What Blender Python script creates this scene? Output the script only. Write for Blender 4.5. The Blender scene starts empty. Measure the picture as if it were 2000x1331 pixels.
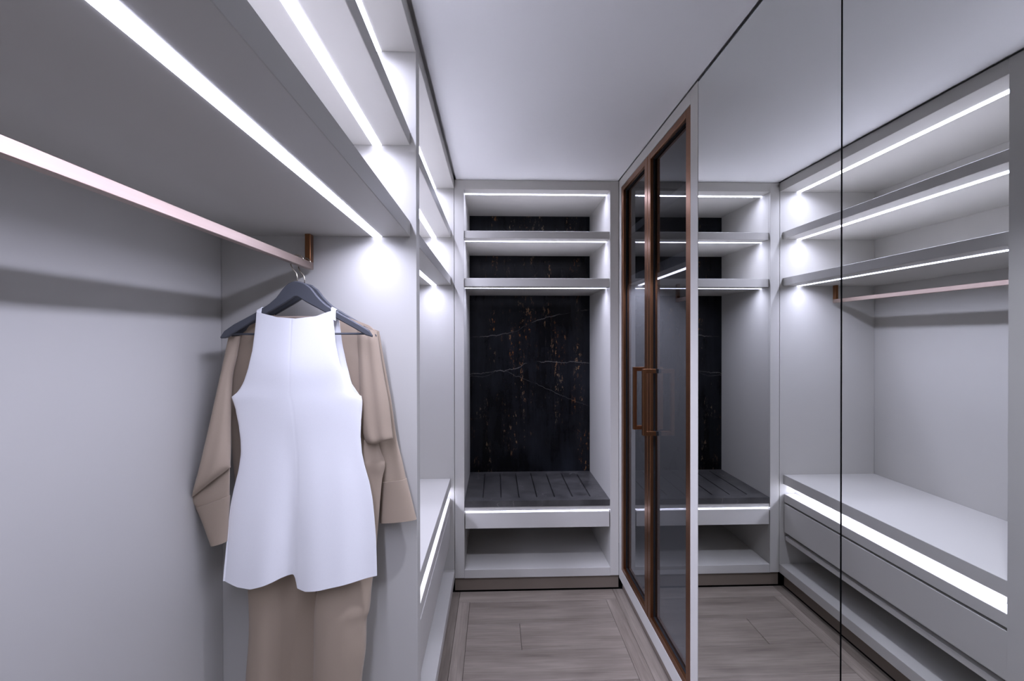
import bpy, bmesh, math, random
from mathutils import Vector, Matrix

random.seed(7)
S = bpy.context.scene
COL = S.collection

# ------------------------------------------------------------------ camera, world, exposure
CAM_H = 1.545
FPX, YAW, PITCH, ROLL = 925.48, 0.0345, -0.0053, 0.0015


def cam_rows():
    c, s = math.cos(YAW), math.sin(YAW)
    A = Matrix(((c, -s, 0), (s, c, 0), (0, 0, 1)))
    c, s = math.cos(PITCH), math.sin(PITCH)
    B = Matrix(((1, 0, 0), (0, c, s), (0, -s, c)))
    c, s = math.cos(ROLL), math.sin(ROLL)
    D = Matrix(((c, 0, -s), (0, 1, 0), (s, 0, c)))
    return D @ B @ A


Mrow = cam_rows()
right, fwd, up = Mrow[0], Mrow[1], Mrow[2]
cam_data = bpy.data.cameras.new('camera')
cam_data.sensor_width = 36.0
cam_data.lens = FPX / 2000.0 * 36.0
cam_data.clip_start = 0.01
cam = bpy.data.objects.new('camera', cam_data)
COL.objects.link(cam)
R = Matrix((right, up, -fwd)).transposed().to_4x4()
cam.matrix_world = Matrix.Translation((0, 0, CAM_H)) @ R
S.camera = cam

world = bpy.data.worlds.new('world')
S.world = world
world.use_nodes = True
world.node_tree.nodes['Background'].inputs[0].default_value = (0.05, 0.05, 0.055, 1)
world.node_tree.nodes['Background'].inputs[1].default_value = 0.3

S.view_settings.view_transform = 'Standard'
S.view_settings.look = 'None'
S.view_settings.gamma = 1.0
S.view_settings.use_curve_mapping = False
S.view_settings.exposure = 0.7
S.cycles.max_bounces = 14
S.cycles.diffuse_bounces = 8
S.cycles.glossy_bounces = 6
S.cycles.transparent_max_bounces = 12

LED_POWER = 7.0
LED_COLOR = (0.725, 0.745, 1.0)

STRIP_W_PER_M = 4.6            # light output of the strips per metre and per 28 mm of width
STRIP_SPREAD = 160.0
STRIP_END = 0.05               # the diodes stop short of the profile ends


def strip_lamp(cx, cy, z, sx, sy, power, parent):
    ld = bpy.data.lights.new('strip_lamp', 'AREA')
    ld.shape = 'RECTANGLE'
    ld.size, ld.size_y = sx, sy
    ld.energy = power
    ld.color = LED_COLOR
    ld.spread = math.radians(STRIP_SPREAD)
    lo = bpy.data.objects.new('strip_lamp', ld)
    COL.objects.link(lo)
    lo.location = (cx, cy, z)
    lo.parent = parent
    if parent is not None:
        pw = wloc(parent)
        lo.matrix_parent_inverse = Matrix.Translation(-pw)
    return lo


# recessed ceiling downlights along the closet (all behind the top edge of the frame)
DOWN_X, DOWN_YS, DOWN_W = 0.21, (1.14, ), 70.0
for i, dy in enumerate(DOWN_YS):
    ld = bpy.data.lights.new('downlight_lamp', 'SPOT')
    ld.energy = DOWN_W
    ld.color = (0.78, 0.80, 1.0)
    ld.spot_size = math.radians(78)
    ld.spot_blend = 1.0
    ld.shadow_soft_size = 0.03
    lo = bpy.data.objects.new('downlight_lamp', ld)
    COL.objects.link(lo)
    lo.location = (DOWN_X, dy, 2.488)
    lo.rotation_euler = (math.radians(20), 0, 0)

# ------------------------------------------------------------------ materials


def new_mat(name):
    m = bpy.data.materials.new(name)
    m.use_nodes = True
    nt = m.node_tree
    return m, nt, nt.nodes['Principled BSDF']


def N(nt, kind, **kw):
    n = nt.nodes.new(kind)
    for k, v in kw.items():
        if k in n.inputs:
            n.inputs[k].default_value = v
        else:
            setattr(n, k, v)
    return n


def paint(name, col, rough=0.5, spec=0.35, vary=0.03, bump=0.0):
    m, nt, b = new_mat(name)
    tc = N(nt, 'ShaderNodeTexCoord')
    no = N(nt, 'ShaderNodeTexNoise', Scale=3.0, Detail=3.0)
    nt.links.new(tc.outputs['Object'], no.inputs['Vector'])
    r = N(nt, 'ShaderNodeValToRGB')
    r.color_ramp.elements[0].color = (*[c * (1 - vary) for c in col], 1)
    r.color_ramp.elements[1].color = (*[min(1, c * (1 + vary)) for c in col], 1)
    nt.links.new(no.outputs['Fac'], r.inputs['Fac'])
    nt.links.new(r.outputs['Color'], b.inputs['Base Color'])
    b.inputs['Roughness'].default_value = rough
    b.inputs['Specular IOR Level'].default_value = spec
    if bump:
        n2 = N(nt, 'ShaderNodeTexNoise', Scale=350.0, Detail=2.0)
        nt.links.new(tc.outputs['Object'], n2.inputs['Vector'])
        bp = N(nt, 'ShaderNodeBump', Strength=bump, Distance=0.002)
        nt.links.new(n2.outputs['Fac'], bp.inputs['Height'])
        nt.links.new(bp.outputs['Normal'], b.inputs['Normal'])
    return m


M_PAINT = paint('grey_lacquer', (0.465, 0.453, 0.422), 0.45, 0.3, 0.015)
M_CEIL = paint('ceiling_white', (0.74, 0.74, 0.735), 0.8, 0.2, 0.01)
M_WALL = paint('plaster_grey', (0.55, 0.55, 0.54), 0.8, 0.2, 0.02)
M_KICK = paint('taupe_kick', (0.165, 0.135, 0.108), 0.5, 0.3, 0.05)
M_DARK = paint('dark_interior', (0.05, 0.05, 0.055), 0.6, 0.2, 0.1)
M_GAP = paint('gap_black', (0.012, 0.012, 0.013), 0.7, 0.1, 0.1)
M_HANGER = paint('charcoal_hanger', (0.07, 0.074, 0.085), 0.6, 0.22, 0.08)


def metal(name, col, rough):
    m, nt, b = new_mat(name)
    tc = N(nt, 'ShaderNodeTexCoord')
    mp = N(nt, 'ShaderNodeMapping')
    mp.inputs['Scale'].default_value = (400, 6, 400)
    nt.links.new(tc.outputs['Object'], mp.inputs['Vector'])
    no = N(nt, 'ShaderNodeTexNoise', Scale=1.0, Detail=2.0)
    nt.links.new(mp.outputs['Vector'], no.inputs['Vector'])
    mr = N(nt, 'ShaderNodeMapRange')
    mr.inputs['To Min'].default_value = rough * 0.8
    mr.inputs['To Max'].default_value = rough * 1.25
    nt.links.new(no.outputs['Fac'], mr.inputs['Value'])
    nt.links.new(mr.outputs['Result'], b.inputs['Roughness'])
    b.inputs['Base Color'].default_value = (*col, 1)
    b.inputs['Metallic'].default_value = 1.0
    return m


M_BRONZE = metal('brushed_bronze', (0.25, 0.115, 0.055), 0.34)
M_RAIL = metal('satin_bronze_rail', (0.36, 0.275, 0.235), 0.42)
_b = M_RAIL.node_tree.nodes['Principled BSDF']
_b.inputs['Coat Weight'].default_value = 0.25
_b.inputs['Coat Roughness'].default_value = 0.5
_b.inputs['Coat IOR'].default_value = 1.5
M_STEEL = metal('hook_wire', (0.55, 0.50, 0.42), 0.25)

# mirror
M_MIRROR, nt, b = new_mat('mirror_silver')
b.inputs['Base Color'].default_value = (0.83, 0.845, 0.835, 1)
b.inputs['Metallic'].default_value = 1.0
b.inputs['Roughness'].default_value = 0.0

# tinted glass
M_GLASS, nt, b = new_mat('smoked_glass')
nt.nodes.remove(b)
out = nt.nodes['Material Output']
fr = N(nt, 'ShaderNodeFresnel', IOR=1.55)
tr = N(nt, 'ShaderNodeBsdfTransparent')
tr.inputs['Color'].default_value = (0.48, 0.49, 0.505, 1)
gl = N(nt, 'ShaderNodeBsdfGlossy', Roughness=0.0)
gl.inputs['Color'].default_value = (0.95, 0.97, 1.0, 1)
mx = N(nt, 'ShaderNodeMixShader')
geo = N(nt, 'ShaderNodeNewGeometry')
inv_b = N(nt, 'ShaderNodeMath', operation='SUBTRACT')
inv_b.inputs[0].default_value = 1.0
nt.links.new(geo.outputs['Backfacing'], inv_b.inputs[1])
fmul = N(nt, 'ShaderNodeMath', operation='MULTIPLY')
nt.links.new(fr.outputs[0], fmul.inputs[0])
nt.links.new(inv_b.outputs[0], fmul.inputs[1])
nt.links.new(fmul.outputs[0], mx.inputs[0])
nt.links.new(tr.outputs[0], mx.inputs[1])
nt.links.new(gl.outputs[0], mx.inputs[2])
nt.links.new(mx.outputs[0], out.inputs['Surface'])

# led


def led_mat(name, power):
    m, nt, b = new_mat(name)
    nt.nodes.remove(b)
    e = N(nt, 'ShaderNodeEmission', Strength=power)
    e.inputs['Color'].default_value = (*LED_COLOR, 1)
    nt.links.new(e.outputs[0], nt.nodes['Material Output'].inputs['Surface'])
    return m


M_LED = led_mat('led_diffuser', LED_POWER)
M_LED_SMALL = led_mat('led_diffuser_slim', 6.5 * 46 * 0.85 / 6.5)
M_LED_THIN = led_mat('led_diffuser_thin', 46 * 0.4)
M_LENS = led_mat('downlight_lens', 8.0)


def fabric(name, col, rough=0.85, scale=900.0, vary=0.05):
    m, nt, b = new_mat(name)
    tc = N(nt, 'ShaderNodeTexCoord')
    no = N(nt, 'ShaderNodeTexNoise', Scale=scale, Detail=2.0)
    nt.links.new(tc.outputs['Object'], no.inputs['Vector'])
    r = N(nt, 'ShaderNodeValToRGB')
    r.color_ramp.elements[0].color = (*[c * (1 - vary) for c in col], 1)
    r.color_ramp.elements[1].color = (*[min(1, c * (1 + vary)) for c in col], 1)
    nt.links.new(no.outputs['Fac'], r.inputs['Fac'])
    nt.links.new(r.outputs['Color'], b.inputs['Base Color'])
    bp = N(nt, 'ShaderNodeBump', Strength=0.12, Distance=0.0006)
    nt.links.new(no.outputs['Fac'], bp.inputs['Height'])
    nt.links.new(bp.outputs['Normal'], b.inputs['Normal'])
    b.inputs['Roughness'].default_value = rough
    b.inputs['Specular IOR Level'].default_value = 0.2
    b.inputs['Sheen Weight'].default_value = 0.15
    return m


M_WHITE = fabric('white_crepe', (0.86, 0.86, 0.87))
M_TAUPE = fabric('taupe_crepe', (0.36, 0.285, 0.215))
M_TAUPE_IN = fabric('taupe_lining', (0.45, 0.36, 0.29))

# black gold marble
M_MARBLE, nt, b = new_mat('black_gold_marble')
tc = N(nt, 'ShaderNodeTexCoord')
L = nt.links.new
sep = N(nt, 'ShaderNodeSeparateXYZ')
L(tc.outputs['Object'], sep.inputs[0])


def math_n(op, a, bb=None, c=None):
    n = N(nt, 'ShaderNodeMath', operation=op)
    for i, v in enumerate((a, bb, c)):
        if v is None:
            continue
        if isinstance(v, (int, float)):
            n.inputs[i].default_value = v
        else:
            L(v, n.inputs[i])
    return n.outputs[0]


def noise(scale3, scale=1.0, detail=4.0, rough=0.6):
    mp = N(nt, 'ShaderNodeMapping')
    mp.inputs['Scale'].default_value = scale3
    L(tc.outputs['Object'], mp.inputs['Vector'])
    no = N(nt, 'ShaderNodeTexNoise', Scale=scale, Detail=detail, Roughness=rough)
    L(mp.outputs['Vector'], no.inputs['Vector'])
    return no.outputs['Fac']


def smooth(v, a, c):
    n = N(nt, 'ShaderNodeMapRange', interpolation_type='SMOOTHSTEP')
    n.inputs['From Min'].default_value = a
    n.inputs['From Max'].default_value = c
    L(v, n.inputs['Value'])
    return n.outputs['Result']


cloud = noise((3, 3, 2.2), 1.0, 6)
streak = noise((26, 1, 2.5), 1.0, 5, 0.7)
base = N(nt, 'ShaderNodeValToRGB')
base.color_ramp.elements[0].color = (0.0018, 0.0018, 0.0022, 1)
base.color_ramp.elements[0].position = 0.42
base.color_ramp.elements[1].color = (0.014, 0.0155, 0.020, 1)
base.color_ramp.elements[1].position = 0.72
mixv = math_n('ADD', math_n('MULTIPLY', cloud, 0.62), math_n('MULTIPLY', streak, 0.38))
L(mixv, base.inputs['Fac'])
# gold flecks: elongated specks gathered in vertical columns
colmask = smooth(noise((13, 1, 0.55), 1.0, 2.0), 0.49, 0.64)
speck = smooth(noise((85, 1, 34), 1.0, 3.0, 0.7), 0.56, 0.64)
speck2 = smooth(noise((16, 1, 5), 1.0, 3.0), 0.43, 0.58)
gold = math_n('MULTIPLY', math_n('MULTIPLY', colmask, speck), speck2)
hue = N(nt, 'ShaderNodeValToRGB')
hue.color_ramp.elements[0].color = (0.16, 0.060, 0.012, 1)
hue.color_ramp.elements[0].position = 0.35
hue.color_ramp.elements[1].color = (0.22, 0.18, 0.12, 1)
hue.color_ramp.elements[1].position = 0.65
L(noise((9, 1, 2), 1.0, 2.0), hue.inputs['Fac'])
m1 = N(nt, 'ShaderNodeMix', data_type='RGBA')
L(gold, m1.inputs[0])
L(base.outputs['Color'], m1.inputs[6])
L(hue.outputs['Color'], m1.inputs[7])
# long pale veins, z as a curve of x (u = 0..1 over the slab width)
u01 = N(nt, 'ShaderNodeMapRange')
u01.inputs['From Min'].default_value = -0.19
u01.inputs['From Max'].default_value = 0.70
L(sep.outputs['X'], u01.inputs['Value'])
wob = math_n('MULTIPLY', math_n('SUBTRACT', noise((22, 1, 9), 1.0, 4.0), 0.5), 0.045)
prev = m1.outputs[2]
for pts, th, amt in (
        ([(0.0, 0.615), (0.22, 0.635), (0.38, 0.66), (0.46, 0.71), (0.62, 0.765), (0.84, 0.80), (1.0, 0.83)], 0.0028, 0.5),
        ([(0.0, 0.345), (0.28, 0.375), (0.42, 0.40), (0.46, 0.43), (0.6, 0.44), (1.0, 0.43)], 0.0024, 0.5),
        ([(0.0, 0.33), (0.12, 0.325), (0.22, 0.37), (0.3, 0.37), (1.0, 0.10)], 0.002, 0.25)):
    fc = N(nt, 'ShaderNodeFloatCurve')
    cv = fc.mapping.curves[0]
    cv.points[0].location = pts[0]
    cv.points[1].location = pts[-1]
    for p in pts[1:-1]:
        cv.points.new(*p)
    for p in cv.points:
        p.handle_type = 'VECTOR'
    fc.mapping.update()
    L(u01.outputs['Result'], fc.inputs['Value'])
    zc = math_n('ADD', math_n('MULTIPLY', fc.outputs[0], 1.0), 0.93)
    d = math_n('ABSOLUTE', math_n('SUBTRACT', math_n('ADD', sep.outputs['Z'], wob), zc))
    inv = math_n('SUBTRACT', 1.0, smooth(d, th * 0.3, th * 1.6))
    brk = smooth(noise((7, 1, 4), 1.0, 3.0), 0.36, 0.6)
    fac = math_n('MULTIPLY', math_n('MULTIPLY', inv, brk), amt)
    mm = N(nt, 'ShaderNodeMix', data_type='RGBA')
    L(fac, mm.inputs[0])
    L(prev, mm.inputs[6])
    mm.inputs[7].default_value = (0.16, 0.15, 0.14, 1)
    prev = mm.outputs[2]
L(prev, b.inputs['Base Color'])
b.inputs['Roughness'].default_value = 0.20
b.inputs['Specular IOR Level'].default_value = 0.15

# grey bench stone
M_STONE, nt, b = new_mat('grey_bench_stone')
tc = N(nt, 'ShaderNodeTexCoord')
L = nt.links.new
r = N(nt, 'ShaderNodeValToRGB')
r.color_ramp.elements[0].color = (0.034, 0.033, 0.033, 1)
r.color_ramp.elements[0].position = 0.35
r.color_ramp.elements[1].color = (0.075, 0.073, 0.072, 1)
r.color_ramp.elements[1].position = 0.7
L(noise((9, 9, 9), 1.0, 6), r.inputs['Fac'])
mp = N(nt, 'ShaderNodeMapping')
mp.inputs['Rotation'].default_value = (0, 0, 0.9)
mp.inputs['Scale'].default_value = (2.2, 3.4, 3)
L(tc.outputs['Object'], mp.inputs['Vector'])
vo = N(nt, 'ShaderNodeTexVoronoi', feature='DISTANCE_TO_EDGE', Scale=1.3)
wn = N(nt, 'ShaderNodeTexNoise', Scale=3.0, Detail=4.0)
L(mp.outputs['Vector'], wn.inputs['Vector'])
vm = N(nt, 'ShaderNodeVectorMath', operation='ADD')
L(mp.outputs['Vector'], vm.inputs[0])
L(wn.outputs['Color'], vm.inputs[1])
L(vm.outputs[0], vo.inputs['Vector'])
v1 = math_n('SUBTRACT', 1.0, smooth(vo.outputs['Distance'], 0.002, 0.014))
fac = math_n('MULTIPLY', math_n('MULTIPLY', v1, smooth(noise((5, 5, 5), 1.0, 3), 0.45, 0.62)), 0.7)
mm = N(nt, 'ShaderNodeMix', data_type='RGBA')
L(fac, mm.inputs[0])
L(r.outputs['Color'], mm.inputs[6])
mm.inputs[7].default_value = (0.28, 0.27, 0.26, 1)
L(mm.outputs[2], b.inputs['Base Color'])
b.inputs['Roughness'].default_value = 0.28
b.inputs['Specular IOR Level'].default_value = 0.45

# wood planks (grain along local X)
M_WOOD, nt, b = new_mat('grey_oak_plank')
tc = N(nt, 'ShaderNodeTexCoord')
L = nt.links.new
oi = N(nt, 'ShaderNodeObjectInfo')
off = N(nt, 'ShaderNodeVectorMath', operation='SCALE')
off.inputs[0].default_value = (13.0, 7.0, 3.0)
L(oi.outputs['Random'], off.inputs['Scale'])
ad = N(nt, 'ShaderNodeVectorMath', operation='ADD')
L(tc.outputs['Object'], ad.inputs[0])
L(off.outputs[0], ad.inputs[1])


def wnoise(sc, detail=5.0, rough=0.6):
    mp = N(nt, 'ShaderNodeMapping')
    mp.inputs['Scale'].default_value = sc
    L(ad.outputs[0], mp.inputs['Vector'])
    no = N(nt, 'ShaderNodeTexNoise', Scale=1.0, Detail=detail, Roughness=rough)
    L(mp.outputs['Vector'], no.inputs['Vector'])
    return no.outputs['Fac']


grain = wnoise((4.5, 120, 60), 4, 0.65)
broad = wnoise((2.0, 14, 10), 4, 0.55)
g = math_n('ADD', math_n('MULTIPLY', grain, 0.45), math_n('MULTIPLY', broad, 0.55))
r = N(nt, 'ShaderNodeValToRGB')
r.color_ramp.elements[0].color = (0.122, 0.099, 0.079, 1)
r.color_ramp.elements[0].position = 0.33
r.color_ramp.elements[1].color = (0.265, 0.228, 0.188, 1)
r.color_ramp.elements[1].position = 0.68
L(g, r.inputs['Fac'])
hs = N(nt, 'ShaderNodeHueSaturation')
mr = N(nt, 'ShaderNodeMapRange')
mr.inputs['To Min'].default_value = 0.90
mr.inputs['To Max'].default_value = 1.10
L(oi.outputs['Random'], mr.inputs['Value'])
L(mr.outputs['Result'], hs.inputs['Value'])
L(r.outputs['Color'], hs.inputs['Color'])
L(hs.outputs['Color'], b.inputs['Base Color'])
bp = N(nt, 'ShaderNodeBump', Strength=0.12, Distance=0.001)
L(grain, bp.inputs['Height'])
L(bp.outputs['Normal'], b.inputs['Normal'])
b.inputs['Roughness'].default_value = 0.5
b.inputs['Specular IOR Level'].default_value = 0.3

# ------------------------------------------------------------------ helpers


def link_mesh(name, bm, mat, parent=None, smooth_shade=False):
    me = bpy.data.meshes.new(name)
    bm.normal_update()
    bm.to_mesh(me)
    bm.free()
    me.materials.append(mat)
    if smooth_shade:
        for p in me.polygons:
            p.use_smooth = True
    o = bpy.data.objects.new(name, me)
    COL.objects.link(o)
    if parent is not None:
        o.parent = parent
        o.matrix_parent_inverse = Matrix.Translation(-wloc(parent))
    return o


def wloc(o):
    v = Vector(o.location)
    p = o.parent
    if p is not None and o.type == 'EMPTY':
        v += wloc(p)
    if o.type != 'EMPTY':
        # meshes are modelled in world coordinates with their origin at the world origin
        return Vector((0, 0, 0))
    return v


def thing(name, label, cat, loc, group=None):
    o = bpy.data.objects.new(name, None)
    o.empty_display_size = 0.1
    COL.objects.link(o)
    o.location = loc
    o['label'] = label
    o['category'] = cat
    if group:
        o['group'] = group
    return o


def structure(o):
    o['kind'] = 'structure'
    return o


def add_box(bm, x0, x1, y0, y1, z0, z1, bevel=0.0012):
    x0, x1 = min(x0, x1), max(x0, x1)
    y0, y1 = min(y0, y1), max(y0, y1)
    z0, z1 = min(z0, z1), max(z0, z1)
    vs = [bm.verts.new(p) for p in ((x0, y0, z0), (x1, y0, z0), (x1, y1, z0), (x0, y1, z0),
                                    (x0, y0, z1), (x1, y0, z1), (x1, y1, z1), (x0, y1, z1))]
    fs = [bm.faces.new([vs[i] for i in f]) for f in
          ((3, 2, 1, 0), (4, 5, 6, 7), (0, 1, 5, 4), (1, 2, 6, 5), (2, 3, 7, 6), (3, 0, 4, 7))]
    if bevel and min(x1 - x0, y1 - y0, z1 - z0) > bevel * 3:
        es = list({e for f in fs for e in f.edges})
        bmesh.ops.bevel(bm, geom=es, offset=bevel, segments=1, affect='EDGES', profile=0.5)


def box(name, x0, x1, y0, y1, z0, z1, mat, parent=None, bevel=0.0012):
    bm = bmesh.new()
    add_box(bm, x0, x1, y0, y1, z0, z1, bevel)
    return link_mesh(name, bm, mat, parent)


def boxes(name, lst, mat, parent=None, bevel=0.0012):
    bm = bmesh.new()
    for bx in lst:
        add_box(bm, *bx, bevel)
    return link_mesh(name, bm, mat, parent)


def tube(bm, pts, rad, seg=10, closed_caps=True):
    pts = [Vector(p) for p in pts]
    rings = []
    prevn = None
    for i, p in enumerate(pts):
        t = (pts[min(i + 1, len(pts) - 1)] - pts[max(i - 1, 0)]).normalized()
        n = prevn if prevn is not None else (Vector((0, 1, 0)) if abs(t.y) < 0.9 else Vector((1, 0, 0)))
        n = (n - t * n.dot(t)).normalized()
        bno = t.cross(n)
        prevn = n
        rr = rad[i] if isinstance(rad, (list, tuple)) else rad
        rings.append([bm.verts.new(p + (n * math.cos(a) + bno * math.sin(a)) * rr)
                      for a in [2 * math.pi * k / seg for k in range(seg)]])
    for a, c in zip(rings, rings[1:]):
        for k in range(seg):
            bm.faces.new((a[k], a[(k + 1) % seg], c[(k + 1) % seg], c[k]))
    if closed_caps:
        bm.faces.new(list(reversed(rings[0])))
        bm.faces.new(rings[-1])


def interp(tab, t):
    """piecewise-cubic (Catmull-Rom) through tab = [(t, v...)]; t sorted ascending"""
    n = len(tab)
    if t <= tab[0][0]:
        return tab[0][1:]
    if t >= tab[-1][0]:
        return tab[-1][1:]
    for i in range(n - 1):
        if tab[i][0] <= t <= tab[i + 1][0]:
            break
    a, c = tab[i], tab[i + 1]
    p = tab[max(i - 1, 0)]
    q = tab[min(i + 2, n - 1)]
    h = c[0] - a[0]
    s = (t - a[0]) / h
    res = []
    for k in range(1, len(a)):
        m0 = (c[k] - p[k]) / max(c[0] - p[0], 1e-9) * h
        m1 = (q[k] - a[k]) / max(q[0] - a[0], 1e-9) * h
        res.append((2 * s ** 3 - 3 * s ** 2 + 1) * a[k] + (s ** 3 - 2 * s ** 2 + s) * m0 +
                   (-2 * s ** 3 + 3 * s ** 2) * c[k] + (s ** 3 - s ** 2) * m1)
    return res


def lin(tab, t):
    if t <= tab[0][0]:
        return tab[0][1]
    for a, c in zip(tab, tab[1:]):
        if t <= c[0]:
            return a[1] + (c[1] - a[1]) * (t - a[0]) / max(c[0] - a[0], 1e-9)
    return tab[-1][1]


# ------------------------------------------------------------------ room dimensions (metres, floor z = 0)
XL, XLF, XLB = -0.2484, -0.2678, -0.852
XR = 0.7516
YB, YBB = 2.867, 3.4986
YD1, YD2 = 1.5035, 1.5615
YN = -0.34                      # camera-side end of the near bay
ZC = 2.500
ZU = 2.499                      # top of all joinery, a shadow gap below the ceiling
ZT = 2.444                      # underside of the top panels
ZM0, ZM1 = 2.151, 2.196
ZL0, ZL1 = 1.864, 1.912
ZP0, ZP1 = 0.092, 0.145
XWL, XWR, YW, YF = -0.875, 1.36, 3.53, -1.30

# ------------------------------------------------------------------ structure
ceiling = structure(boxes('ceiling', [(XL + 0.012, XR - 0.006, YF, YB - 0.001, ZC, ZC + 0.03),
                                      (XWL - 0.1, XWR + 0.1, YF - 0.1, YW + 0.1, ZC + 0.03, ZC + 0.12)], M_CEIL, bevel=0))
for dy in DOWN_YS:
    bm = bmesh.new()
    bmesh.ops.create_cone(bm, cap_ends=False, segments=32, radius1=0.042, radius2=0.036, depth=0.006,
                          matrix=Matrix.Translation((DOWN_X, dy, ZC - 0.003)))
    link_mesh('downlight_ring', bm, M_PAINT, ceiling, True)
    bm = bmesh.new()
    bmesh.ops.create_circle(bm, cap_ends=True, segments=32, radius=0.037, matrix=Matrix.Translation((DOWN_X, dy, ZC - 0.0015)))
    link_mesh('downlight_lens', bm, M_LENS, ceiling)
structure(box('wall_left', XWL - 0.1, XWL, YF - 0.1, YW + 0.1, 0, ZC + 0.03, M_WALL, bevel=0))
structure(box('wall_right', XWR, XWR + 0.1, YF - 0.1, YW + 0.1, 0, ZC + 0.03, M_WALL, bevel=0))
structure(box('wall_back', XWL, XWR, YW, YW + 0.1, 0, ZC + 0.03, M_WALL, bevel=0))
structure(box('wall_front', XWL, XWR, YF - 0.1, YF, 0, ZC + 0.03, M_WALL, bevel=0))
floor = structure(box('floor', XWL - 0.1, XWR + 0.1, YF - 0.1, YW + 0.1, -0.1, -0.012, M_GAP, bevel=0))


def plank(cx, cy, length, width, rot=0.0, z=0.0):
    bm = bmesh.new()
    g = 0.0007
    add_box(bm, -length / 2 + g, length / 2 - g, -width / 2 + g, width / 2 - g, -0.012, 0.0, 0.0012)
    o = link_mesh('plank', bm, M_WOOD)
    o.parent = floor
    o.location = (cx, cy, z)
    o.rotation_euler.z = rot
    return o


FX0, FX1 = -0.285, 0.780
FY0, FY1 = YF, 2.884
bw = 0.066
# border strips running along the closet, two a side, laid in two lengths
for cx in (FX0 + bw / 2, FX0 + 1.5 * bw, FX1 - bw / 2, FX1 - 1.5 * bw):
    cut = random.uniform(0.6, 1.1)
    y1 = FY1 if cx in (FX0 + bw / 2, FX1 - bw / 2) else FY1 - 0.115
    plank(cx, (FY0 + cut) / 2, cut - FY0, bw, math.pi / 2)
    plank(cx, (cut + y1) / 2, y1 - cut, bw, math.pi / 2)
# end strip in front of the niche bench
plank((FX0 + FX1) / 2, FY1 - 0.0575, FX1 - FX0 - 2 * bw, 0.115)
# field boards across the closet
ix0, ix1 = FX0 + 2 * bw, FX1 - 2 * bw
y = FY1 - 0.115
k = 0
while y > FY0 + 0.02:
    w = min(0.2175, y - FY0)
    if k % 3 == 1:
        c = ix0 + (ix1 - ix0) * random.choice((0.35, 0.62))
        plank((ix0 + c) / 2, y - w / 2, c - ix0, w)
        plank((c + ix1) / 2, y - w / 2, ix1 - c, w)
    else:
        plank((ix0 + ix1) / 2, y - w / 2, ix1 - ix0, w)
    y -= w
    k += 1
# boards continue at the open end behind the near wardrobe bay
for j in range(5):
    yy0 = YF + j * 0.19
    plank((XWL + FX0) / 2, yy0 + 0.095, FX0 - XWL, 0.19)

# ------------------------------------------------------------------ left wardrobe bays
SHX = -0.370                    # centre line of the recessed strips
SHW = 0.014


def strip(y0, y1, z, parent, xc=SHX, hw=SHW):
    o = box('light_strip', xc - hw, xc + hw, y0, y1, z - 0.0015, z + 0.004, M_LED, parent, bevel=0)
    strip_lamp(xc, (y0 + y1) / 2, z - 0.0022, 2 * hw, y1 - y0 - 2 * STRIP_END, STRIP_W_PER_M * (y1 - y0), o)
    return o


def open_shelf(y0, y1, z0, z1, parent):
    s = box('shelf', XLB + 0.002, XLF, y0, y1, z0, z1, M_PAINT, parent)
    strip(y0 + 0.002, y1 - 0.002, z0, s)
    return s


bay1 = thing('wardrobe', 'pale grey open wardrobe bay nearest the camera with the hanging clothes', 'wardrobe',
             (-0.55, 0.6, 0), 'open wardrobe bays on the left wall')
box('back_panel', XWL + 0.002, XLB, YN, YD1 - 0.001, 0.0, ZU, M_PAINT, bay1, bevel=0)
box('side_panel', XLB, XL, YN - 0.05, YN, 0.0, ZU, M_PAINT, bay1)
tp = box('top_panel', XLB, XL, YN, YD1 - 0.001, ZT, ZU, M_PAINT, bay1)
strip(YN + 0.002, YD1 - 0.003, ZT, tp)
open_shelf(YN, YD1 - 0.001, ZM0, ZM1, bay1)
open_shelf(YN, YD1 - 0.001, ZL0, ZL1, bay1)
box('plinth_shelf', XLB, XL, YN, YD1 - 0.001, ZP0, ZP1, M_PAINT, bay1)
box('toe_kick', XLB, -0.286, YN, YD1 - 0.001, 0.012, ZP0, M_KICK, bay1)

bay2 = thing('wardrobe', 'pale grey open wardrobe bay with drawers, between the divider and the niche', 'wardrobe',
             (-0.55, 2.2, 0), 'open wardrobe bays on the left wall')
box('back_panel', XWL + 0.002, XLB, YD1, YB, 0.0, ZU, M_PAINT, bay2, bevel=0)
box('divider_panel', XLB, XL, YD1, YD2, ZP1, ZU, M_PAINT, bay2)
box('side_panel', XLB, XL - 0.0015, YB, YB + 0.03, ZP0, ZU, M_PAINT, bay2)
tp = box('top_panel', XLB, XL, YD2, YB - 0.001, ZT, ZU, M_PAINT, bay2)
strip(YD2 + 0.002, YB - 0.003, ZT, tp)
open_shelf(YD2, YB - 0.001, ZM0, ZM1, bay2)
open_shelf(YD2, YB - 0.001, ZL0, ZL1, bay2)
box('plinth_shelf', XLB, XL, YD1, YB - 0.001, ZP0, ZP1, M_PAINT, bay2)
box('toe_kick', XLB, -0.278, YD1, YB - 0.001, 0.012, ZP0, M_KICK, bay2)
XD = -0.2743
# drawer carcass with the lit channel above it
chest = box('drawer_carcass', XLB, -0.312, YD2 + 0.004, YB - 0.004, 0.2925, 0.575, M_PAINT, bay2)
box('carcass_base', -0.31, XD - 0.008, YD2 + 0.006, YB - 0.006, 0.2925, 0.320, M_PAINT, chest)
box('channel_back', XLB, -0.345, YD2 + 0.004, YB - 0.004, 0.5755, 0.6385, M_PAINT, bay2)
d1 = box('drawer', -0.3445, XD, YD2 + 0.008, YB - 0.008, 0.531, 0.580, M_PAINT, bay2)
d2 = box('drawer', -0.3105, XD, YD2 + 0.008, YB - 0.008, 0.345, 0.519, M_PAINT, bay2)

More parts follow.
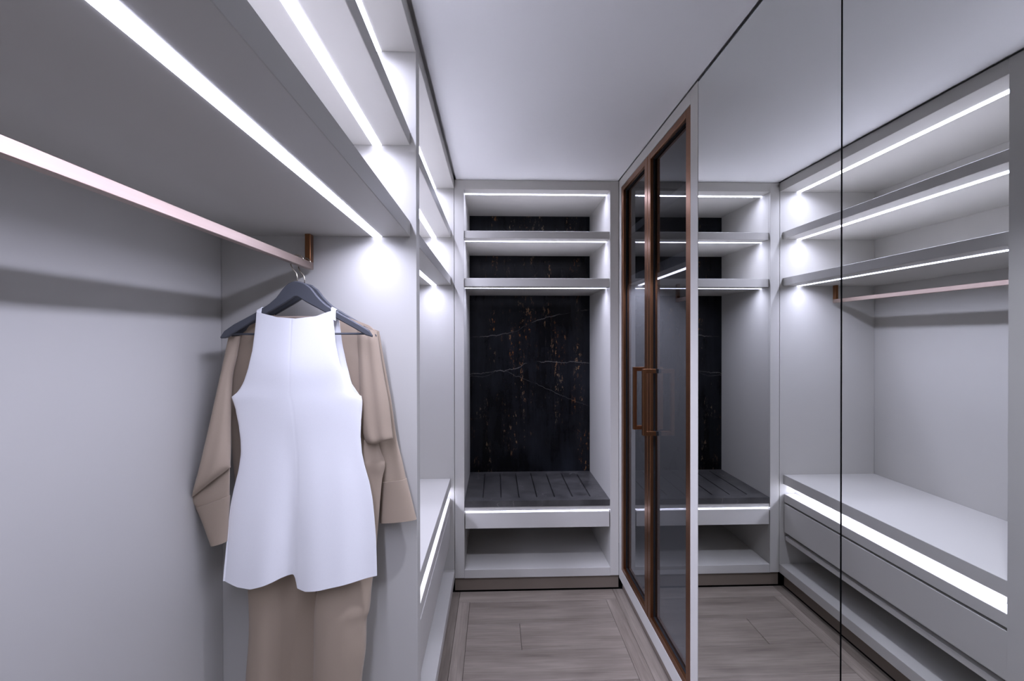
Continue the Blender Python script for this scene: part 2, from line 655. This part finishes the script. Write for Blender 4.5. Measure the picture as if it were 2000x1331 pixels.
worktop = thing('worktop', 'pale grey worktop lit from below over the drawers of the far wardrobe bay', 'worktop',
                (-0.56, 2.2, 0.639))
slab = box('slab', XLB + 0.001, XD, YD2 + 0.001, YB - 0.001, 0.639, 0.697, M_PAINT, worktop)
box('light_strip', -0.338, -0.324, YD2 + 0.006, YB - 0.006, 0.6375, 0.643, M_LED_SMALL, worktop, bevel=0)

# ------------------------------------------------------------------ niche unit at the end of the closet
XO0, XO1 = -0.1906, 0.6985
niche = thing('niche_cabinet', 'tall pale grey niche with lit shelves over a stone bench and black marble back',
              'cabinet', (0.25, 3.2, 0))
box('stile', XL + 0.001, XO0, YB, YB + 0.02, ZP0, ZU, M_PAINT, niche, bevel=0.0006)
box('stile', XO1, XR - 0.001, YB, YB + 0.02, ZP0, ZU, M_PAINT, niche, bevel=0.0006)
box('top_rail', XO0, XO1, YB, YB + 0.02, ZT, ZU, M_PAINT, niche, bevel=0)
box('side_panel', XO0 - 0.03, XO0, YB + 0.0205, YBB, ZP0, ZU, M_PAINT, niche, bevel=0)
box('side_panel', XO1, XO1 + 0.03, YB + 0.0205, YBB, ZP0, ZU, M_PAINT, niche, bevel=0)
tp = box('top_panel', XO0, XO1, YB + 0.0205, YBB, ZT, ZU, M_PAINT, niche, bevel=0)


def strip_x(x0, x1, yc, z, parent, hw=0.010):
    o = box('light_strip', x0, x1, yc - hw, yc + hw, z - 0.0015, z + 0.004, M_LED, parent, bevel=0)
    strip_lamp((x0 + x1) / 2, yc, z - 0.0022, x1 - x0 - 2 * STRIP_END, 2 * hw, STRIP_W_PER_M * 0.72 * (x1 - x0), o)
    return o


strip_x(XO0 + 0.002, XO1 - 0.002, 2.967, ZT, tp)
for z0, z1, yc in ((ZM0, ZM1, 2.972), (1.858, 1.909, 2.972)):
    s = box('shelf', XO0 + 0.0005, XO1 - 0.0005, YB + 0.014, YBB - 0.001, z0, z1, M_PAINT, niche)
    strip_x(XO0 + 0.002, XO1 - 0.002, yc, z0, s)
box('marble_back', XO0 - 0.03, XO1 + 0.03, YBB, YBB + 0.02, 0.40, ZU, M_MARBLE, niche, bevel=0)
box('lower_back', XO0 - 0.03, XO1 + 0.03, YBB, YBB + 0.02, ZP1, 0.399, M_PAINT, niche, bevel=0)
box('plinth_shelf', XO0 + 0.0003, XO1 - 0.0003, YB, YBB, ZP0 - 0.002, 0.142, M_PAINT, niche)
box('toe_kick', XL, XR, YB + 0.013, YB + 0.04, 0.012, ZP0 - 0.003, M_KICK, niche, bevel=0)
box('bench_rail', XO0 + 0.0005, XO1 - 0.0005, YB + 0.008, YBB - 0.001, 0.494, 0.5185, M_PAINT, niche, bevel=0)
box('light_strip', XO0 + 0.004, XO1 - 0.004, YB + 0.0105, YB + 0.0155, 0.4925, 0.497, M_LED_THIN, niche, bevel=0)
dr = boxes('drawer', [(XO0 + 0.006, XO1 - 0.006, YB - 0.001, YB + 0.018, 0.391, 0.486),
                      (XO0 + 0.003, XO1 - 0.003, YB + 0.018, YBB - 0.02, 0.395, 0.486)], M_PAINT, niche)

# stone bench with routed grooves (real channels)


def grooved_slab(name, x0, x1, y0, y1, z0, z1, gx, gw, gy0, gy1, gd, mat):
    xs = [x0]
    for g in gx:
        xs += [g - gw / 2, g + gw / 2]
    xs.append(x1)
    ys = [y0, gy0, gy1, y1]
    bm = bmesh.new()

    def h(i, j):
        return z1 - gd if (i % 2 == 1 and j == 1) else z1
    nx, ny = len(xs) - 1, 3
    for i in range(nx):
        for j in range(ny):
            hh = h(i, j)
            a, c, d, e = xs[i], xs[i + 1], ys[j], ys[j + 1]
            bm.faces.new([bm.verts.new(p) for p in ((a, d, hh), (c, d, hh), (c, e, hh), (a, e, hh))])
            if i + 1 < nx and h(i + 1, j) != hh:
                k2 = h(i + 1, j)
                bm.faces.new([bm.verts.new(p) for p in ((c, d, hh), (c, e, hh), (c, e, k2), (c, d, k2))])
            if j + 1 < ny and h(i, j + 1) != hh:
                k2 = h(i, j + 1)
                bm.faces.new([bm.verts.new(p) for p in ((a, e, hh), (c, e, hh), (c, e, k2), (a, e, k2))])
    e = 0.0015
    for q in (((x0, y0, z0), (x1, y0, z0), (x1, y0, z1), (x0, y0, z1)),
              ((x0, y1, z0), (x0, y1, z1), (x1, y1, z1), (x1, y1, z0)),
              ((x0, y0, z0), (x0, y0, z1), (x0, y1, z1), (x0, y1, z0)),
              ((x1, y0, z0), (x1, y1, z0), (x1, y1, z1), (x1, y0, z1)),
              ((x0, y0, z0), (x0, y1, z0), (x1, y1, z0), (x1, y0, z0))):
        bm.faces.new([bm.verts.new(p) for p in q])
    bmesh.ops.remove_doubles(bm, verts=bm.verts, dist=1e-5)
    bmesh.ops.recalc_face_normals(bm, faces=bm.faces)
    return link_mesh(name, bm, mat)


gx = [XO0 + (i + 1) * (XO1 - XO0) / 8 for i in range(7)]
bench = grooved_slab('bench_slab', XO0 + 0.001, XO1 - 0.001, YB + 0.004, YBB - 0.0015, 0.519, 0.5555, gx, 0.008,
                     YB + 0.066, YBB - 0.045, 0.022, M_STONE)
bench['label'] = 'dark grey stone bench slab with seven routed grooves under the black marble back'
bench['category'] = 'bench'

# ------------------------------------------------------------------ glazed cabinet on the right
gcab = thing('glass_cabinet', 'tall pale grey cabinet with two bronze framed smoked glass doors', 'cabinet',
             (1.05, 2.3, 0))
YG0 = 1.739
DZ0, DZ1 = 0.1535, 2.4445
SEAM0, SEAM1 = 2.322, 2.327
DY0, DY1 = 1.8075, 2.810
box('stile', XR, XR + 0.02, YG0, DY0 - 0.002, 0.08, ZU, M_PAINT, gcab, bevel=0.0006)
box('stile', XR, XR + 0.02, DY1 + 0.002, YB - 0.001, 0.08, ZU, M_PAINT, gcab, bevel=0.0006)
box('top_rail', XR, XR + 0.02, DY0 - 0.002, DY1 + 0.002, DZ1 + 0.002, ZU, M_PAINT, gcab, bevel=0)
box('bottom_rail', XR, XR + 0.02, DY0 - 0.002, DY1 + 0.002, 0.08, DZ0 - 0.002, M_PAINT, gcab, bevel=0)
box('toe_kick', XR + 0.022, XR + 0.05, YG0, YB, 0.012, 0.08, M_KICK, gcab, bevel=0)
box('side_panel', XR + 0.0205, XWR - 0.01, YG0, YG0 + 0.02, 0.08, ZU, M_PAINT, gcab, bevel=0)
box('side_panel', XR + 0.0205, XWR - 0.01, YB - 0.02, YB - 0.001, 0.08, ZU, M_PAINT, gcab, bevel=0)
box('top_panel', XR + 0.0205, XWR - 0.01, YG0 + 0.02, YB - 0.02, DZ1 + 0.006, ZU, M_PAINT, gcab, bevel=0)
box('base_panel', XR + 0.0205, XWR - 0.01, YG0 + 0.02, YB - 0.02, 0.081, 0.13, M_PAINT, gcab, bevel=0)
box('back_panel', XWR - 0.028, XWR - 0.0105, YG0 + 0.0205, YB - 0.0205, 0.131, DZ1, M_PAINT, gcab, bevel=0)
GX0 = XR + 0.045
box('shelf', GX0, XWR - 0.029, YG0 + 0.021, YB - 0.021, ZM0, ZM1, M_PAINT, gcab)
gs = box('shelf', GX0, XWR - 0.029, YG0 + 0.021, YB - 0.021, ZL0, ZL1, M_PAINT, gcab)
strip(YG0 + 0.022, YB - 0.022, ZL0, gs, 0.874, 0.012)
gr = box('inner_rail', 1.0765, 1.0935, YG0 + 0.03, 2.80, 1.757, 1.779, M_RAIL, gcab, bevel=0)
box('rail_bracket', 1.0765, 1.0935, 2.776, 2.80, 1.779, ZL0 - 0.0003, M_BRONZE, gr, bevel=0)


def glass_door(y0, y1, fw, hy, hz0, hz1):
    d = boxes('door', [(XR, XR + 0.036, y0, y0 + fw, DZ0, DZ1), (XR, XR + 0.036, y1 - fw, y1, DZ0, DZ1),
                       (XR + 0.0003, XR + 0.036, y0 + fw, y1 - fw, DZ0, DZ0 + 0.028),
                       (XR + 0.0003, XR + 0.036, y0 + fw, y1 - fw, DZ1 - 0.030, DZ1)], M_BRONZE, gcab, bevel=0.0015)
    box('glass_pane', XR + 0.024, XR + 0.030, y0 + fw - 0.004, y1 - fw + 0.004, DZ0 + 0.022, DZ1 - 0.022, M_GLASS, d, bevel=0)
    gy0, gy1, gz0, gz1 = y0 + fw, y1 - fw, DZ0 + 0.028, DZ1 - 0.030
    boxes('gasket', [(XR + 0.015, XR + 0.0238, gy0 - 0.0005, gy0 + 0.003, gz0, gz1), (XR + 0.015, XR + 0.0238, gy1 - 0.003, gy1 + 0.0005, gz0, gz1),
                     (XR + 0.015, XR + 0.0238, gy0, gy1, gz0 - 0.0005, gz0 + 0.003), (XR + 0.015, XR + 0.0238, gy0, gy1, gz1 - 0.003, gz1 + 0.0005)],
          M_GAP, d, bevel=0)
    bx = XR - 0.052
    h = boxes('handle', [(bx, bx + 0.017, hy - 0.011, hy + 0.011, hz0, hz1),
                         (bx + 0.017, XR + 0.012, hy - 0.0105, hy + 0.0105, hz0, hz0 + 0.020),
                         (bx + 0.017, XR + 0.012, hy - 0.0105, hy + 0.0105, hz1 - 0.020, hz1)], M_BRONZE, d, bevel=0.001)
    for zz in (hz0, hz1 - 0.020):
        box('handle_spacer', XR + 0.0125, XR + 0.0235, hy - 0.0105, hy + 0.0105, zz, zz + 0.020, M_GAP, d, bevel=0)
    return d


glass_door(DY0, SEAM0, 0.042, 2.238, 1.078, 1.396)
glass_door(SEAM1, DY1, 0.042, 2.392, 1.078, 1.396)

# ------------------------------------------------------------------ mirrored wardrobe on the right
mcab = thing('mirror_wardrobe', 'wall of frameless full-height mirror doors reflecting the left wardrobe', 'wardrobe',
             (1.05, 0.6, 0))
MY = [1.7365, 1.0055, 0.2745, -0.4565]
for a, c in zip(MY, MY[1:]):
    md = box('mirror_door', XR + 0.006, XR + 0.024, c + 0.0025, a - 0.0025, 0.078, ZU - 0.002, M_GAP, mcab, bevel=0)
    box('mirror_pane', XR, XR + 0.0055, c + 0.0025, a - 0.0025, 0.078, ZU - 0.002, M_MIRROR, md, bevel=0)
box('carcass', XR + 0.026, XWR - 0.01, MY[-1] - 0.02, MY[0] + 0.001, 0.078, ZU, M_GAP, mcab, bevel=0)
box('toe_kick', XR + 0.028, XR + 0.05, MY[-1] - 0.02, MY[0], 0.012, 0.077, M_KICK, mcab, bevel=0)
box('end_panel', XR, XWR - 0.01, MY[-1] - 0.045, MY[-1] - 0.021, 0.0, ZU, M_PAINT, mcab)

# ------------------------------------------------------------------ clothes rails
RX = -0.572
RZ0, RZ1 = 1.757, 1.779


def clothes_rail(label, y0, y1, ys):
    t = thing('clothes_rail', label, 'clothes rail', (RX, (y0 + y1) / 2, RZ0), 'bronze clothes rails under the lower shelves')
    box('bar', RX - 0.0085, RX + 0.0085, y0, y1, RZ0, RZ1, M_RAIL, t, bevel=0.001)
    for yy in ys:
        box('bracket', RX - 0.0085, RX + 0.0085, yy - 0.0125, yy + 0.0125, RZ1, ZL0 - 0.0003, M_BRONZE, t, bevel=0.001)
    return t


clothes_rail('flat bronze clothes rail in the near bay that the two hangers hang on', YN + 0.03, 1.490,
             (YN + 0.0425, 1.4775))
clothes_rail('flat bronze clothes rail over the drawers, seen whole only in the mirror', YD2 + 0.03, 2.838,
             (YD2 + 0.0425, 2.8255))

# ------------------------------------------------------------------ hangers
HT = [(-0.781, 1.546), (-0.775, 1.562), (-0.744, 1.585), (-0.687, 1.617), (-0.647, 1.644), (-0.627, 1.662),
      (-0.606, 1.691), (-0.59, 1.705), (-0.57, 1.710), (-0.55, 1.705), (-0.53, 1.690), (-0.51, 1.663),
      (-0.485, 1.640), (-0.441, 1.613), (-0.384, 1.581), (-0.36, 1.566), (-0.353, 1.552)]
HB = [(-0.368, 1.551), (-0.405, 1.573), (-0.465, 1.606), (-0.542, 1.648), (-0.571, 1.667), (-0.600, 1.648),
      (-0.687, 1.596), (-0.75, 1.556), (-0.765, 1.545)]


def hanger(label, yc):
    t = thing('clothes_hanger', label, 'hanger', (RX, yc, 1.71), 'charcoal hangers on the near rail')
    bm = bmesh.new()
    # sample the outline as a strip from the left tip to the right tip so that it triangulates cleanly
    tops = sorted(HT)
    bots = sorted(HB)
    n = 48
    x0, x1 = -0.779, -0.354
    rows = []
    for i in range(n + 1):
        x = x0 + (x1 - x0) * i / n
        zt = lin(tops, x)
        zb = min(lin(bots, x), zt - 0.006)
        f = 1 - abs((x - RX) / 0.21)
        hd = 0.0065 + 0.0015 * max(0, f)
        bow = 0.010 * ((x - RX) / 0.21) ** 2
        r = 0.003
        prof = [(-hd, zb + r), (-hd, zt - r), (-hd + r, zt), (hd - r, zt), (hd, zt - r), (hd, zb + r), (hd - r, zb), (-hd + r, zb)]
        rows.append([bm.verts.new((x, yc + yy - bow, z)) for yy, z in prof])
    for a, c in zip(rows, rows[1:]):
        for k2 in range(8):
            bm.faces.new((a[k2], a[(k2 + 1) % 8], c[(k2 + 1) % 8], c[k2]))
    bm.faces.new(rows[0])
    bm.faces.new(list(reversed(rows[-1])))
    bmesh.ops.recalc_face_normals(bm, faces=bm.faces)
    link_mesh('body', bm, M_HANGER, t)
    bm = bmesh.new()
    tube(bm, [(-0.757, yc - 0.008, 1.557), (-0.65, yc - 0.001, 1.5575), (-0.5, yc - 0.001, 1.558), (-0.372, yc - 0.008, 1.558)], 0.0032)
    link_mesh('trouser_bar', bm, M_HANGER, t, True)
    bm = bmesh.new()
    pts = [(-0.570, yc, 1.700), (-0.570, yc, 1.722), (-0.5735, yc, 1.733), (-0.583, yc, 1.744), (-0.5885, yc, 1.756),
           (-0.589, yc, 1.772), (-0.584, yc, 1.7825), (-0.573, yc, 1.7852), (-0.561, yc, 1.7835), (-0.5535, yc, 1.776), (-0.5525, yc, 1.770)]
    tube(bm, pts, 0.0018, 8)
    link_mesh('hook', bm, M_STEEL, t, True)
    return t


YH1, YH2 = 1.385, 1.437
hanger('charcoal hanger in front carrying the white sleeveless dress', YH1)
hanger('charcoal hanger behind carrying the taupe jumpsuit, close to the divider', YH2)

# ------------------------------------------------------------------ white dress


def sheet(bm, rows, nu, yfun, zfun=None):
    """rows: list of (xl, zl, xr, zr); yfun(u, v, x, z) -> y"""
    grid = []
    nv = len(rows) - 1
    for j, (xl, zl, xr, zr) in enumerate(rows):
        v = j / nv
        line = []
        for i in range(nu + 1):
            u = i / nu
            x = xl + (xr - xl) * u
            z = zl + (zr - zl) * u
            if zfun:
                z = zfun(u, v, x, z)
            line.append(bm.verts.new((x, yfun(u, v, x, z), z)))
        grid.append(line)
    for a, c in zip(grid, grid[1:]):
        for i in range(nu):
            bm.faces.new((a[i], c[i], c[i + 1], a[i + 1]))
    return grid


def cloth_mods(o, thick=0.0016, sub=0):
    if sub:
        m = o.modifiers.new('sub', 'SUBSURF')
        m.levels = sub
        m.render_levels = sub
    m = o.modifiers.new('solid', 'SOLIDIFY')
    m.thickness = thick
    m.offset = 0
    m = o.modifiers.new('crisp_hem', 'EDGE_SPLIT')
    m.split_angle = math.radians(50)


def sig(x):
    return 1 / (1 + math.exp(-max(-60, min(60, x))))


dress = thing('dress', 'short white sleeveless dress with thin straps on the front hanger', 'dress', (-0.57, YH1, 0.83))
DL = [(-1.617, -0.679), (-1.583, -0.682), (-1.556, -0.685), (-1.512, -0.691), (-1.457, -0.705), (-1.419, -0.720),
      (-1.392, -0.737), (-1.378, -0.756), (-1.35, -0.7475), (-1.298, -0.737), (-1.254, -0.732), (-1.216, -0.731),
      (-1.167, -0.738), (-1.112, -0.752), (-1.063, -0.762), (-0.981, -0.771), (-0.85, -0.784)]
DR = [(-1.617, -0.464), (-1.583, -0.463), (-1.567, -0.461), (-1.528, -0.458), (-1.473, -0.447), (-1.417, -0.428),
      (-1.387, -0.409), (-1.377, -0.388), (-1.363, -0.386), (-1.307, -0.390), (-1.262, -0.392), (-1.212, -0.388),
      (-1.174, -0.380), (-1.124, -0.366), (-1.079, -0.358), (-1.029, -0.353), (-0.962, -0.348), (-0.85, -0.346)]
BR = [(-1.60, -0.457), (-1.59, -0.455), (-1.527, -0.447), (-1.472, -0.435), (-1.415, -0.419), (-1.376, -0.392),
      (-1.363, -0.386)] + DR[9:]
BLt = [(-1.60, -0.682)] + DL[1:]
HEM = [(0.0, 0.848), (0.10, 0.833), (0.19, 0.829), (0.28, 0.840), (0.37, 0.853), (0.445, 0.858), (0.462, 0.846),
       (0.478, 0.822), (0.54, 0.818), (0.64, 0.824), (0.82, 0.841), (1.0, 0.855)]
NECK = [(0.0, 1.620), (0.06, 1.617), (0.28, 1.605), (0.52, 1.601), (0.78, 1.608), (0.94, 1.621), (1.0, 1.624)]
nv, nu = 64, 96


def dress_rows(Lt, Rt, ztop, zbot=0.85):
    rows = []
    for j in range(nv + 1):
        z = ztop + (zbot - ztop) * j / nv
        rows.append((lin(Lt, -z), z, lin(Rt, -z), z))
    return rows


def dress_z(neck):
    def f(u, v, x, z):
        if v < 0.14:
            w = (1 - v / 0.14) ** 1.2
            z += w * (lin(neck, u) - 1.617)
        if v > 0.8:
            w = ((v - 0.8) / 0.2) ** 1.5
            z += w * (lin(HEM, u) - 0.85)
        return z
    return f


def dress_y_front(u, v, x, z):
    b = max(0, math.sin(math.pi * u)) ** 0.55
    gap = 0.0125 * (1 - sig((1.43 - z) * 45))
    bust = math.exp(-((v - 0.30) / 0.16) ** 2)
    y = YH1 - gap - b * (0.006 + 0.012 * bust + 0.016 * max(0, v - 0.45))
    # straight hanging folds in the skirt
    w = max(0.0, (v - 0.42) / 0.58)
    y -= w * b * (0.012 * math.cos(2 * math.pi * (u - 0.73) / 0.55) + 0.004 * math.sin(23 * u + 1))
    # pleat at the centre seam: the right panel overlaps the left one
    y += w ** 1.4 * 0.010 * math.exp(-((u - 0.42) / 0.055) ** 2)
    y += w ** 1.6 * 0.004 * (1 - sig((u - 0.464) * 160))
    # seam
    y += 0.0007 * math.exp(-((u - 0.468) / 0.006) ** 2)
    # soft drape
    y += 0.003 * b * math.sin(9 * u + 5 * v) * math.sin(5 * v + 0.6)
    return y


bm = bmesh.new()
sheet(bm, dress_rows(DL, DR, 1.617), nu, dress_y_front, dress_z(NECK))
sheet(bm, dress_rows(BLt, BR, 1.60), nu,
      lambda u, v, x, z: YH1 + 0.0005 + 0.0125 * (1 - sig((1.43 - z) * 45)) + max(0, math.sin(math.pi * u)) ** 0.6 * (0.003 + 0.008 * v + 0.003 * v * math.sin(17 * u)),
      lambda u, v, x, z: z + (((v - 0.8) / 0.2) ** 1.5 * (lin(HEM, u) - 0.85) + 0.015 * math.sin(math.pi * u) if v > 0.8 else 0)
      - 0.01 * max(0, 1 - v / 0.1) * math.sin(math.pi * u))
bmesh.ops.remove_doubles(bm, verts=bm.verts, dist=0.0016)
bmesh.ops.recalc_face_normals(bm, faces=bm.faces)
o = link_mesh('dress_body', bm, M_WHITE, dress, True)
cloth_mods(o, 0.0014)


def ribbon(name, path, width_dir, hw, mat, parent, thick=0.0016):
    bm = bmesh.new()
    wd = Vector(width_dir).normalized() * hw
    pv = [(bm.verts.new(Vector(p) - wd), bm.verts.new(Vector(p) + wd)) for p in path]
    for a, c in zip(pv, pv[1:]):
        bm.faces.new((a[0], a[1], c[1], c[0]))
    o = link_mesh(name, bm, mat, parent, True)
    cloth_mods(o, thick)
    return o


for sx, sl in ((-0.6725, 1), (-0.4635, -1)):
    zt = lin(HT, sx) + 0.0025
    bow = 0.010 * ((sx - RX) / 0.21) ** 2
    yc = YH1 - bow
    ribbon('strap', [(sx, yc - 0.0115, 1.598), (sx, yc - 0.0110, zt - 0.012), (sx, yc - 0.0095, zt - 0.002), (sx, yc - 0.005, zt + 0.001),
                     (sx, yc + 0.005, zt + 0.001), (sx, yc + 0.0095, zt - 0.002), (sx, yc + 0.0110, zt - 0.012),
                     (sx + 0.004, yc + 0.012, 1.585)],
           (1, 0, 0.55 * sl), 0.0075, M_WHITE, dress)

# ------------------------------------------------------------------ taupe jumpsuit
suit = thing('jumpsuit', 'long-sleeved taupe jumpsuit with wide trouser legs, hanging behind the white dress', 'jumpsuit',
             (-0.57, YH2, 0.25))
SL = [(-1.60, -0.7715), (-1.53, -0.775), (-1.40, -0.783), (-1.26, -0.786), (-1.10, -0.775), (-1.0, -0.765), (-0.9, -0.755), (-0.80, -0.742)]
SR = [(-1.60, -0.352), (-1.53, -0.350), (-1.40, -0.346), (-1.26, -0.357), (-1.21, -0.348), (-1.169, -0.334), (-1.12, -0.343), (-1.01, -0.353),
      (-0.9, -0.362), (-0.80, -0.372)]
TOPS = [(0.0, 1.548), (0.04, 1.569), (0.27, 1.615), (0.30, 1.607), (0.5, 1.607), (0.70, 1.607), (0.73, 1.617), (0.94, 1.583), (1.0, 1.560)]
nvs, nus = 56, 72


def suit_rows():
    rows = []
    for j in range(nvs + 1):
        z = 1.60 + (0.875 - 1.60) * j / nvs
        rows.append((interp(SL, -z)[0], z, interp(SR, -z)[0], z))
    return rows


def suit_z(u, v, x, z):
    if v < 0.2:
        z += (1 - v / 0.2) * (lin(TOPS, u) - 1.60)
    return z


def body_y(sgn):
    def f(u, v, x, z):
        b = max(0, math.sin(math.pi * u)) ** 0.45
        d = 0.010 + 0.012 * min(1, v / 0.15)
        if 0.27 < u < 0.73:
            d += 0.004
        bow = 0.010 * ((x - RX) / 0.21) ** 2 * max(0, 1 - v / 0.3)
        fold = 0.005 * v ** 0.5 * (math.sin(34 * u + 1.0) + 0.6 * math.sin(17 * u + 3 * v))
        bul = -0.014 * math.exp(-((z - 1.175) / 0.03) ** 2) * math.exp(-((u - 0.96) / 0.07) ** 2)
        return YH2 - bow + sgn * b * d + (fold + bul if sgn < 0 else 0) * b
    return f


bm = bmesh.new()
sheet(bm, suit_rows(), nus, body_y(-1), suit_z)
sheet(bm, suit_rows(), nus, body_y(1), lambda u, v, x, z: suit_z(u, v, x, z) - (0.0 if not 0.27 < u < 0.73 else 0.004 * max(0, 1 - v / 0.1)))
bmesh.ops.remove_doubles(bm, verts=bm.verts, dist=0.0012)
bmesh.ops.recalc_face_normals(bm, faces=bm.faces)
o = link_mesh('bodice', bm, M_TAUPE, suit, True)
cloth_mods(o, 0.0016)
# bound neckline
ribbon('neck_binding', [(-0.773 + 0.420 * u, YH2 - 0.0335 * math.sin(math.pi * (0.1 + 0.8 * (u - 0.28) / 0.45)) ** 0.5 * 0.55 - 0.001,
                         lin(TOPS, u) + 0.001) for u in [0.28 + 0.45 * i / 14 for i in range(15)]],
       (0, 0.3, 1), 0.0022, M_TAUPE_IN, suit, 0.002)


def loft(name, rows, mat, parent, nring=36, per=5, power=0.75, folds=None, thick=0.0016, jag=None):
    """rows: (xl, zl, xr, zr, yc, depth_front, depth_back); closed tube open at both ends"""
    tab = [(float(i), *r) for i, r in enumerate(rows)]
    n = (len(rows) - 1) * per
    bm = bmesh.new()
    rings = []
    for j in range(n + 1):
        t = j / per
        xl, zl, xr, zr, yc, df, db = interp(tab, t)
        ring = []
        for k2 in range(nring):
            a = 2 * math.pi * k2 / nring
            s = (1 - math.cos(a)) / 2
            sn = math.sin(a)
            dy = -(abs(sn) ** power) * df if sn > 0 else (abs(sn) ** power) * db
            x = xl + (xr - xl) * s
            z = zl + (zr - zl) * s
            if folds:
                dy += folds(s, j / n, 1 if sn > 0 else -1) * abs(sn) ** 0.5
            ring.append(bm.verts.new((x, yc + dy, z)))
        rings.append(ring)
    for a, c in zip(rings, rings[1:]):
        for k2 in range(nring):
            bm.faces.new((a[k2], a[(k2 + 1) % nring], c[(k2 + 1) % nring], c[k2]))
    bmesh.ops.recalc_face_normals(bm, faces=bm.faces)
    o = link_mesh(name, bm, mat, parent, True)
    cloth_mods(o, thick)
    return o


def swing(row, y):
    """move a row traced at the hanger distance to distance y along its own line of sight"""
    xl, zl, xr, zr, df, db = row
    k2 = y / 1.42
    return (xl * k2, CAM_H + (zl - CAM_H) * k2, xr * k2, CAM_H + (zr - CAM_H) * k2, y, df, db)


# left sleeve: upper arm ends in a bent elbow, forearm tucked behind the fold
ups = [swing((-0.782, 1.550, -0.752, 1.552, 0.010, 0.012), 1.412), swing((-0.794, 1.490, -0.762, 1.492, 0.014, 0.012), 1.406),
       swing((-0.808, 1.421, -0.776, 1.425, 0.018, 0.014), 1.396), swing((-0.834, 1.302, -0.781, 1.306, 0.022, 0.016), 1.378),
       swing((-0.850, 1.230, -0.781, 1.250, 0.024, 0.016), 1.368), swing((-0.869, 1.150, -0.782, 1.205, 0.025, 0.016), 1.358),
       swing((-0.884, 1.100, -0.783, 1.178, 0.020, 0.014), 1.352), swing((-0.890, 1.080, -0.782, 1.165, 0.006, 0.010), 1.352)]
slv = loft('sleeve', ups, M_TAUPE, suit, folds=lambda s, t, f: 0.003 * math.sin(9 * s + 6 * t) * t)
fore = [swing((-0.870, 1.105, -0.784, 1.175, 0.004, 0.010), 1.362), swing((-0.888, 1.078, -0.784, 1.140, 0.006, 0.012), 1.364),
        swing((-0.886, 1.063, -0.785, 1.105, 0.010, 0.014), 1.368), swing((-0.878, 1.050, -0.785, 1.082, 0.012, 0.014), 1.372)]
loft('forearm', fore, M_TAUPE, slv, per=4)
cuff = [swing((-0.8785, 1.050, -0.784, 1.082, 0.0155, 0.017), 1.372), swing((-0.858, 1.000, -0.788, 1.020, 0.015, 0.016), 1.378),
        swing((-0.835, 0.937, -0.792, 0.948, 0.016, 0.016), 1.384)]
loft('cuff', cuff, M_TAUPE, slv, per=6)

# right sleeve: forearm layer behind, draped upper fold in front
back_r = [(-0.400, 1.583, -0.351, 1.566, 1.438, 0.008, 0.010), (-0.395, 1.520, -0.343, 1.510, 1.444, 0.010, 0.010),
          (-0.392, 1.440, -0.332, 1.436, 1.452, 0.012, 0.012), (-0.388, 1.349, -0.3185, 1.349, 1.458, 0.012, 0.014),
          (-0.380, 1.240, -0.305, 1.240, 1.464, 0.012, 0.014), (-0.366, 1.160, -0.289, 1.168, 1.468, 0.012, 0.014),
          (-0.355, 1.103, -0.277, 1.110, 1.470, 0.012, 0.013)]
slv = loft('sleeve', back_r, M_TAUPE, suit, folds=lambda s, t, f: 0.002 * math.sin(8 * s + 3 * t))
loft('cuff', [(-0.3555, 1.104, -0.276, 1.1115, 1.470, 0.0160, 0.016), (-0.356, 1.040, -0.261, 1.048, 1.471, 0.014, 0.015),
              (-0.357, 0.976, -0.246, 0.985, 1.472, 0.014, 0.015)], M_TAUPE, slv, per=6)
front_r = [(-0.415, 1.590, -0.354, 1.564, 1.427, 0.008, 0.008), (-0.410, 1.530, -0.346, 1.512, 1.425, 0.014, 0.010),
           (-0.405, 1.440, -0.334, 1.437, 1.422, 0.015, 0.012), (-0.402, 1.350, -0.3185, 1.353, 1.420, 0.016, 0.012),
           (-0.396, 1.280, -0.311, 1.285, 1.420, 0.016, 0.012), (-0.385, 1.240, -0.307, 1.251, 1.420, 0.015, 0.012),
           (-0.370, 1.229, -0.308, 1.247, 1.422, 0.008, 0.008)]
loft('sleeve_fold', front_r, M_TAUPE, slv, folds=lambda s, t, f: 0.003 * math.sin(12 * s + 2))


# trouser legs
def leg_fold(ph, amp):
    return lambda s, t, f: amp * (math.sin(7 * s + ph + 1.2 * t) + 0.4 * math.sin(15 * s + 2 * ph)) * (0.5 + 0.5 * t)


loft('trouser_leg', [(-0.746, 0.90, -0.549, 0.90, 1.437, 0.024, 0.024), (-0.737, 0.77, -0.540, 0.77, 1.437, 0.026, 0.024),
                     (-0.737, 0.66, -0.539, 0.66, 1.439, 0.026, 0.024), (-0.748, 0.52, -0.545, 0.52, 1.441, 0.026, 0.024),
                     (-0.752, 0.38, -0.550, 0.38, 1.441, 0.026, 0.024), (-0.757, 0.24, -0.552, 0.24, 1.441, 0.028, 0.026)],
     M_TAUPE, suit, folds=lambda s, t, f: (0.046 * sig((s - 0.50) * 26) if f > 0 else 0.010) - 0.004 * math.sin(9 * s))
loft('trouser_leg', [(-0.530, 0.87, -0.366, 0.87, 1.437, 0.022, 0.020), (-0.532, 0.80, -0.373, 0.80, 1.428, 0.030, 0.024),
                     (-0.535, 0.745, -0.377, 0.740, 1.421, 0.034, 0.026), (-0.536, 0.708, -0.386, 0.705, 1.419, 0.034, 0.026),
                     (-0.537, 0.62, -0.389, 0.62, 1.418, 0.035, 0.028), (-0.539, 0.516, -0.402, 0.516, 1.418, 0.035, 0.028),
                     (-0.545, 0.38, -0.405, 0.38, 1.418, 0.034, 0.028), (-0.548, 0.245, -0.408, 0.245, 1.418, 0.034, 0.028)],
     M_TAUPE, suit, folds=leg_fold(0.4, 0.004))
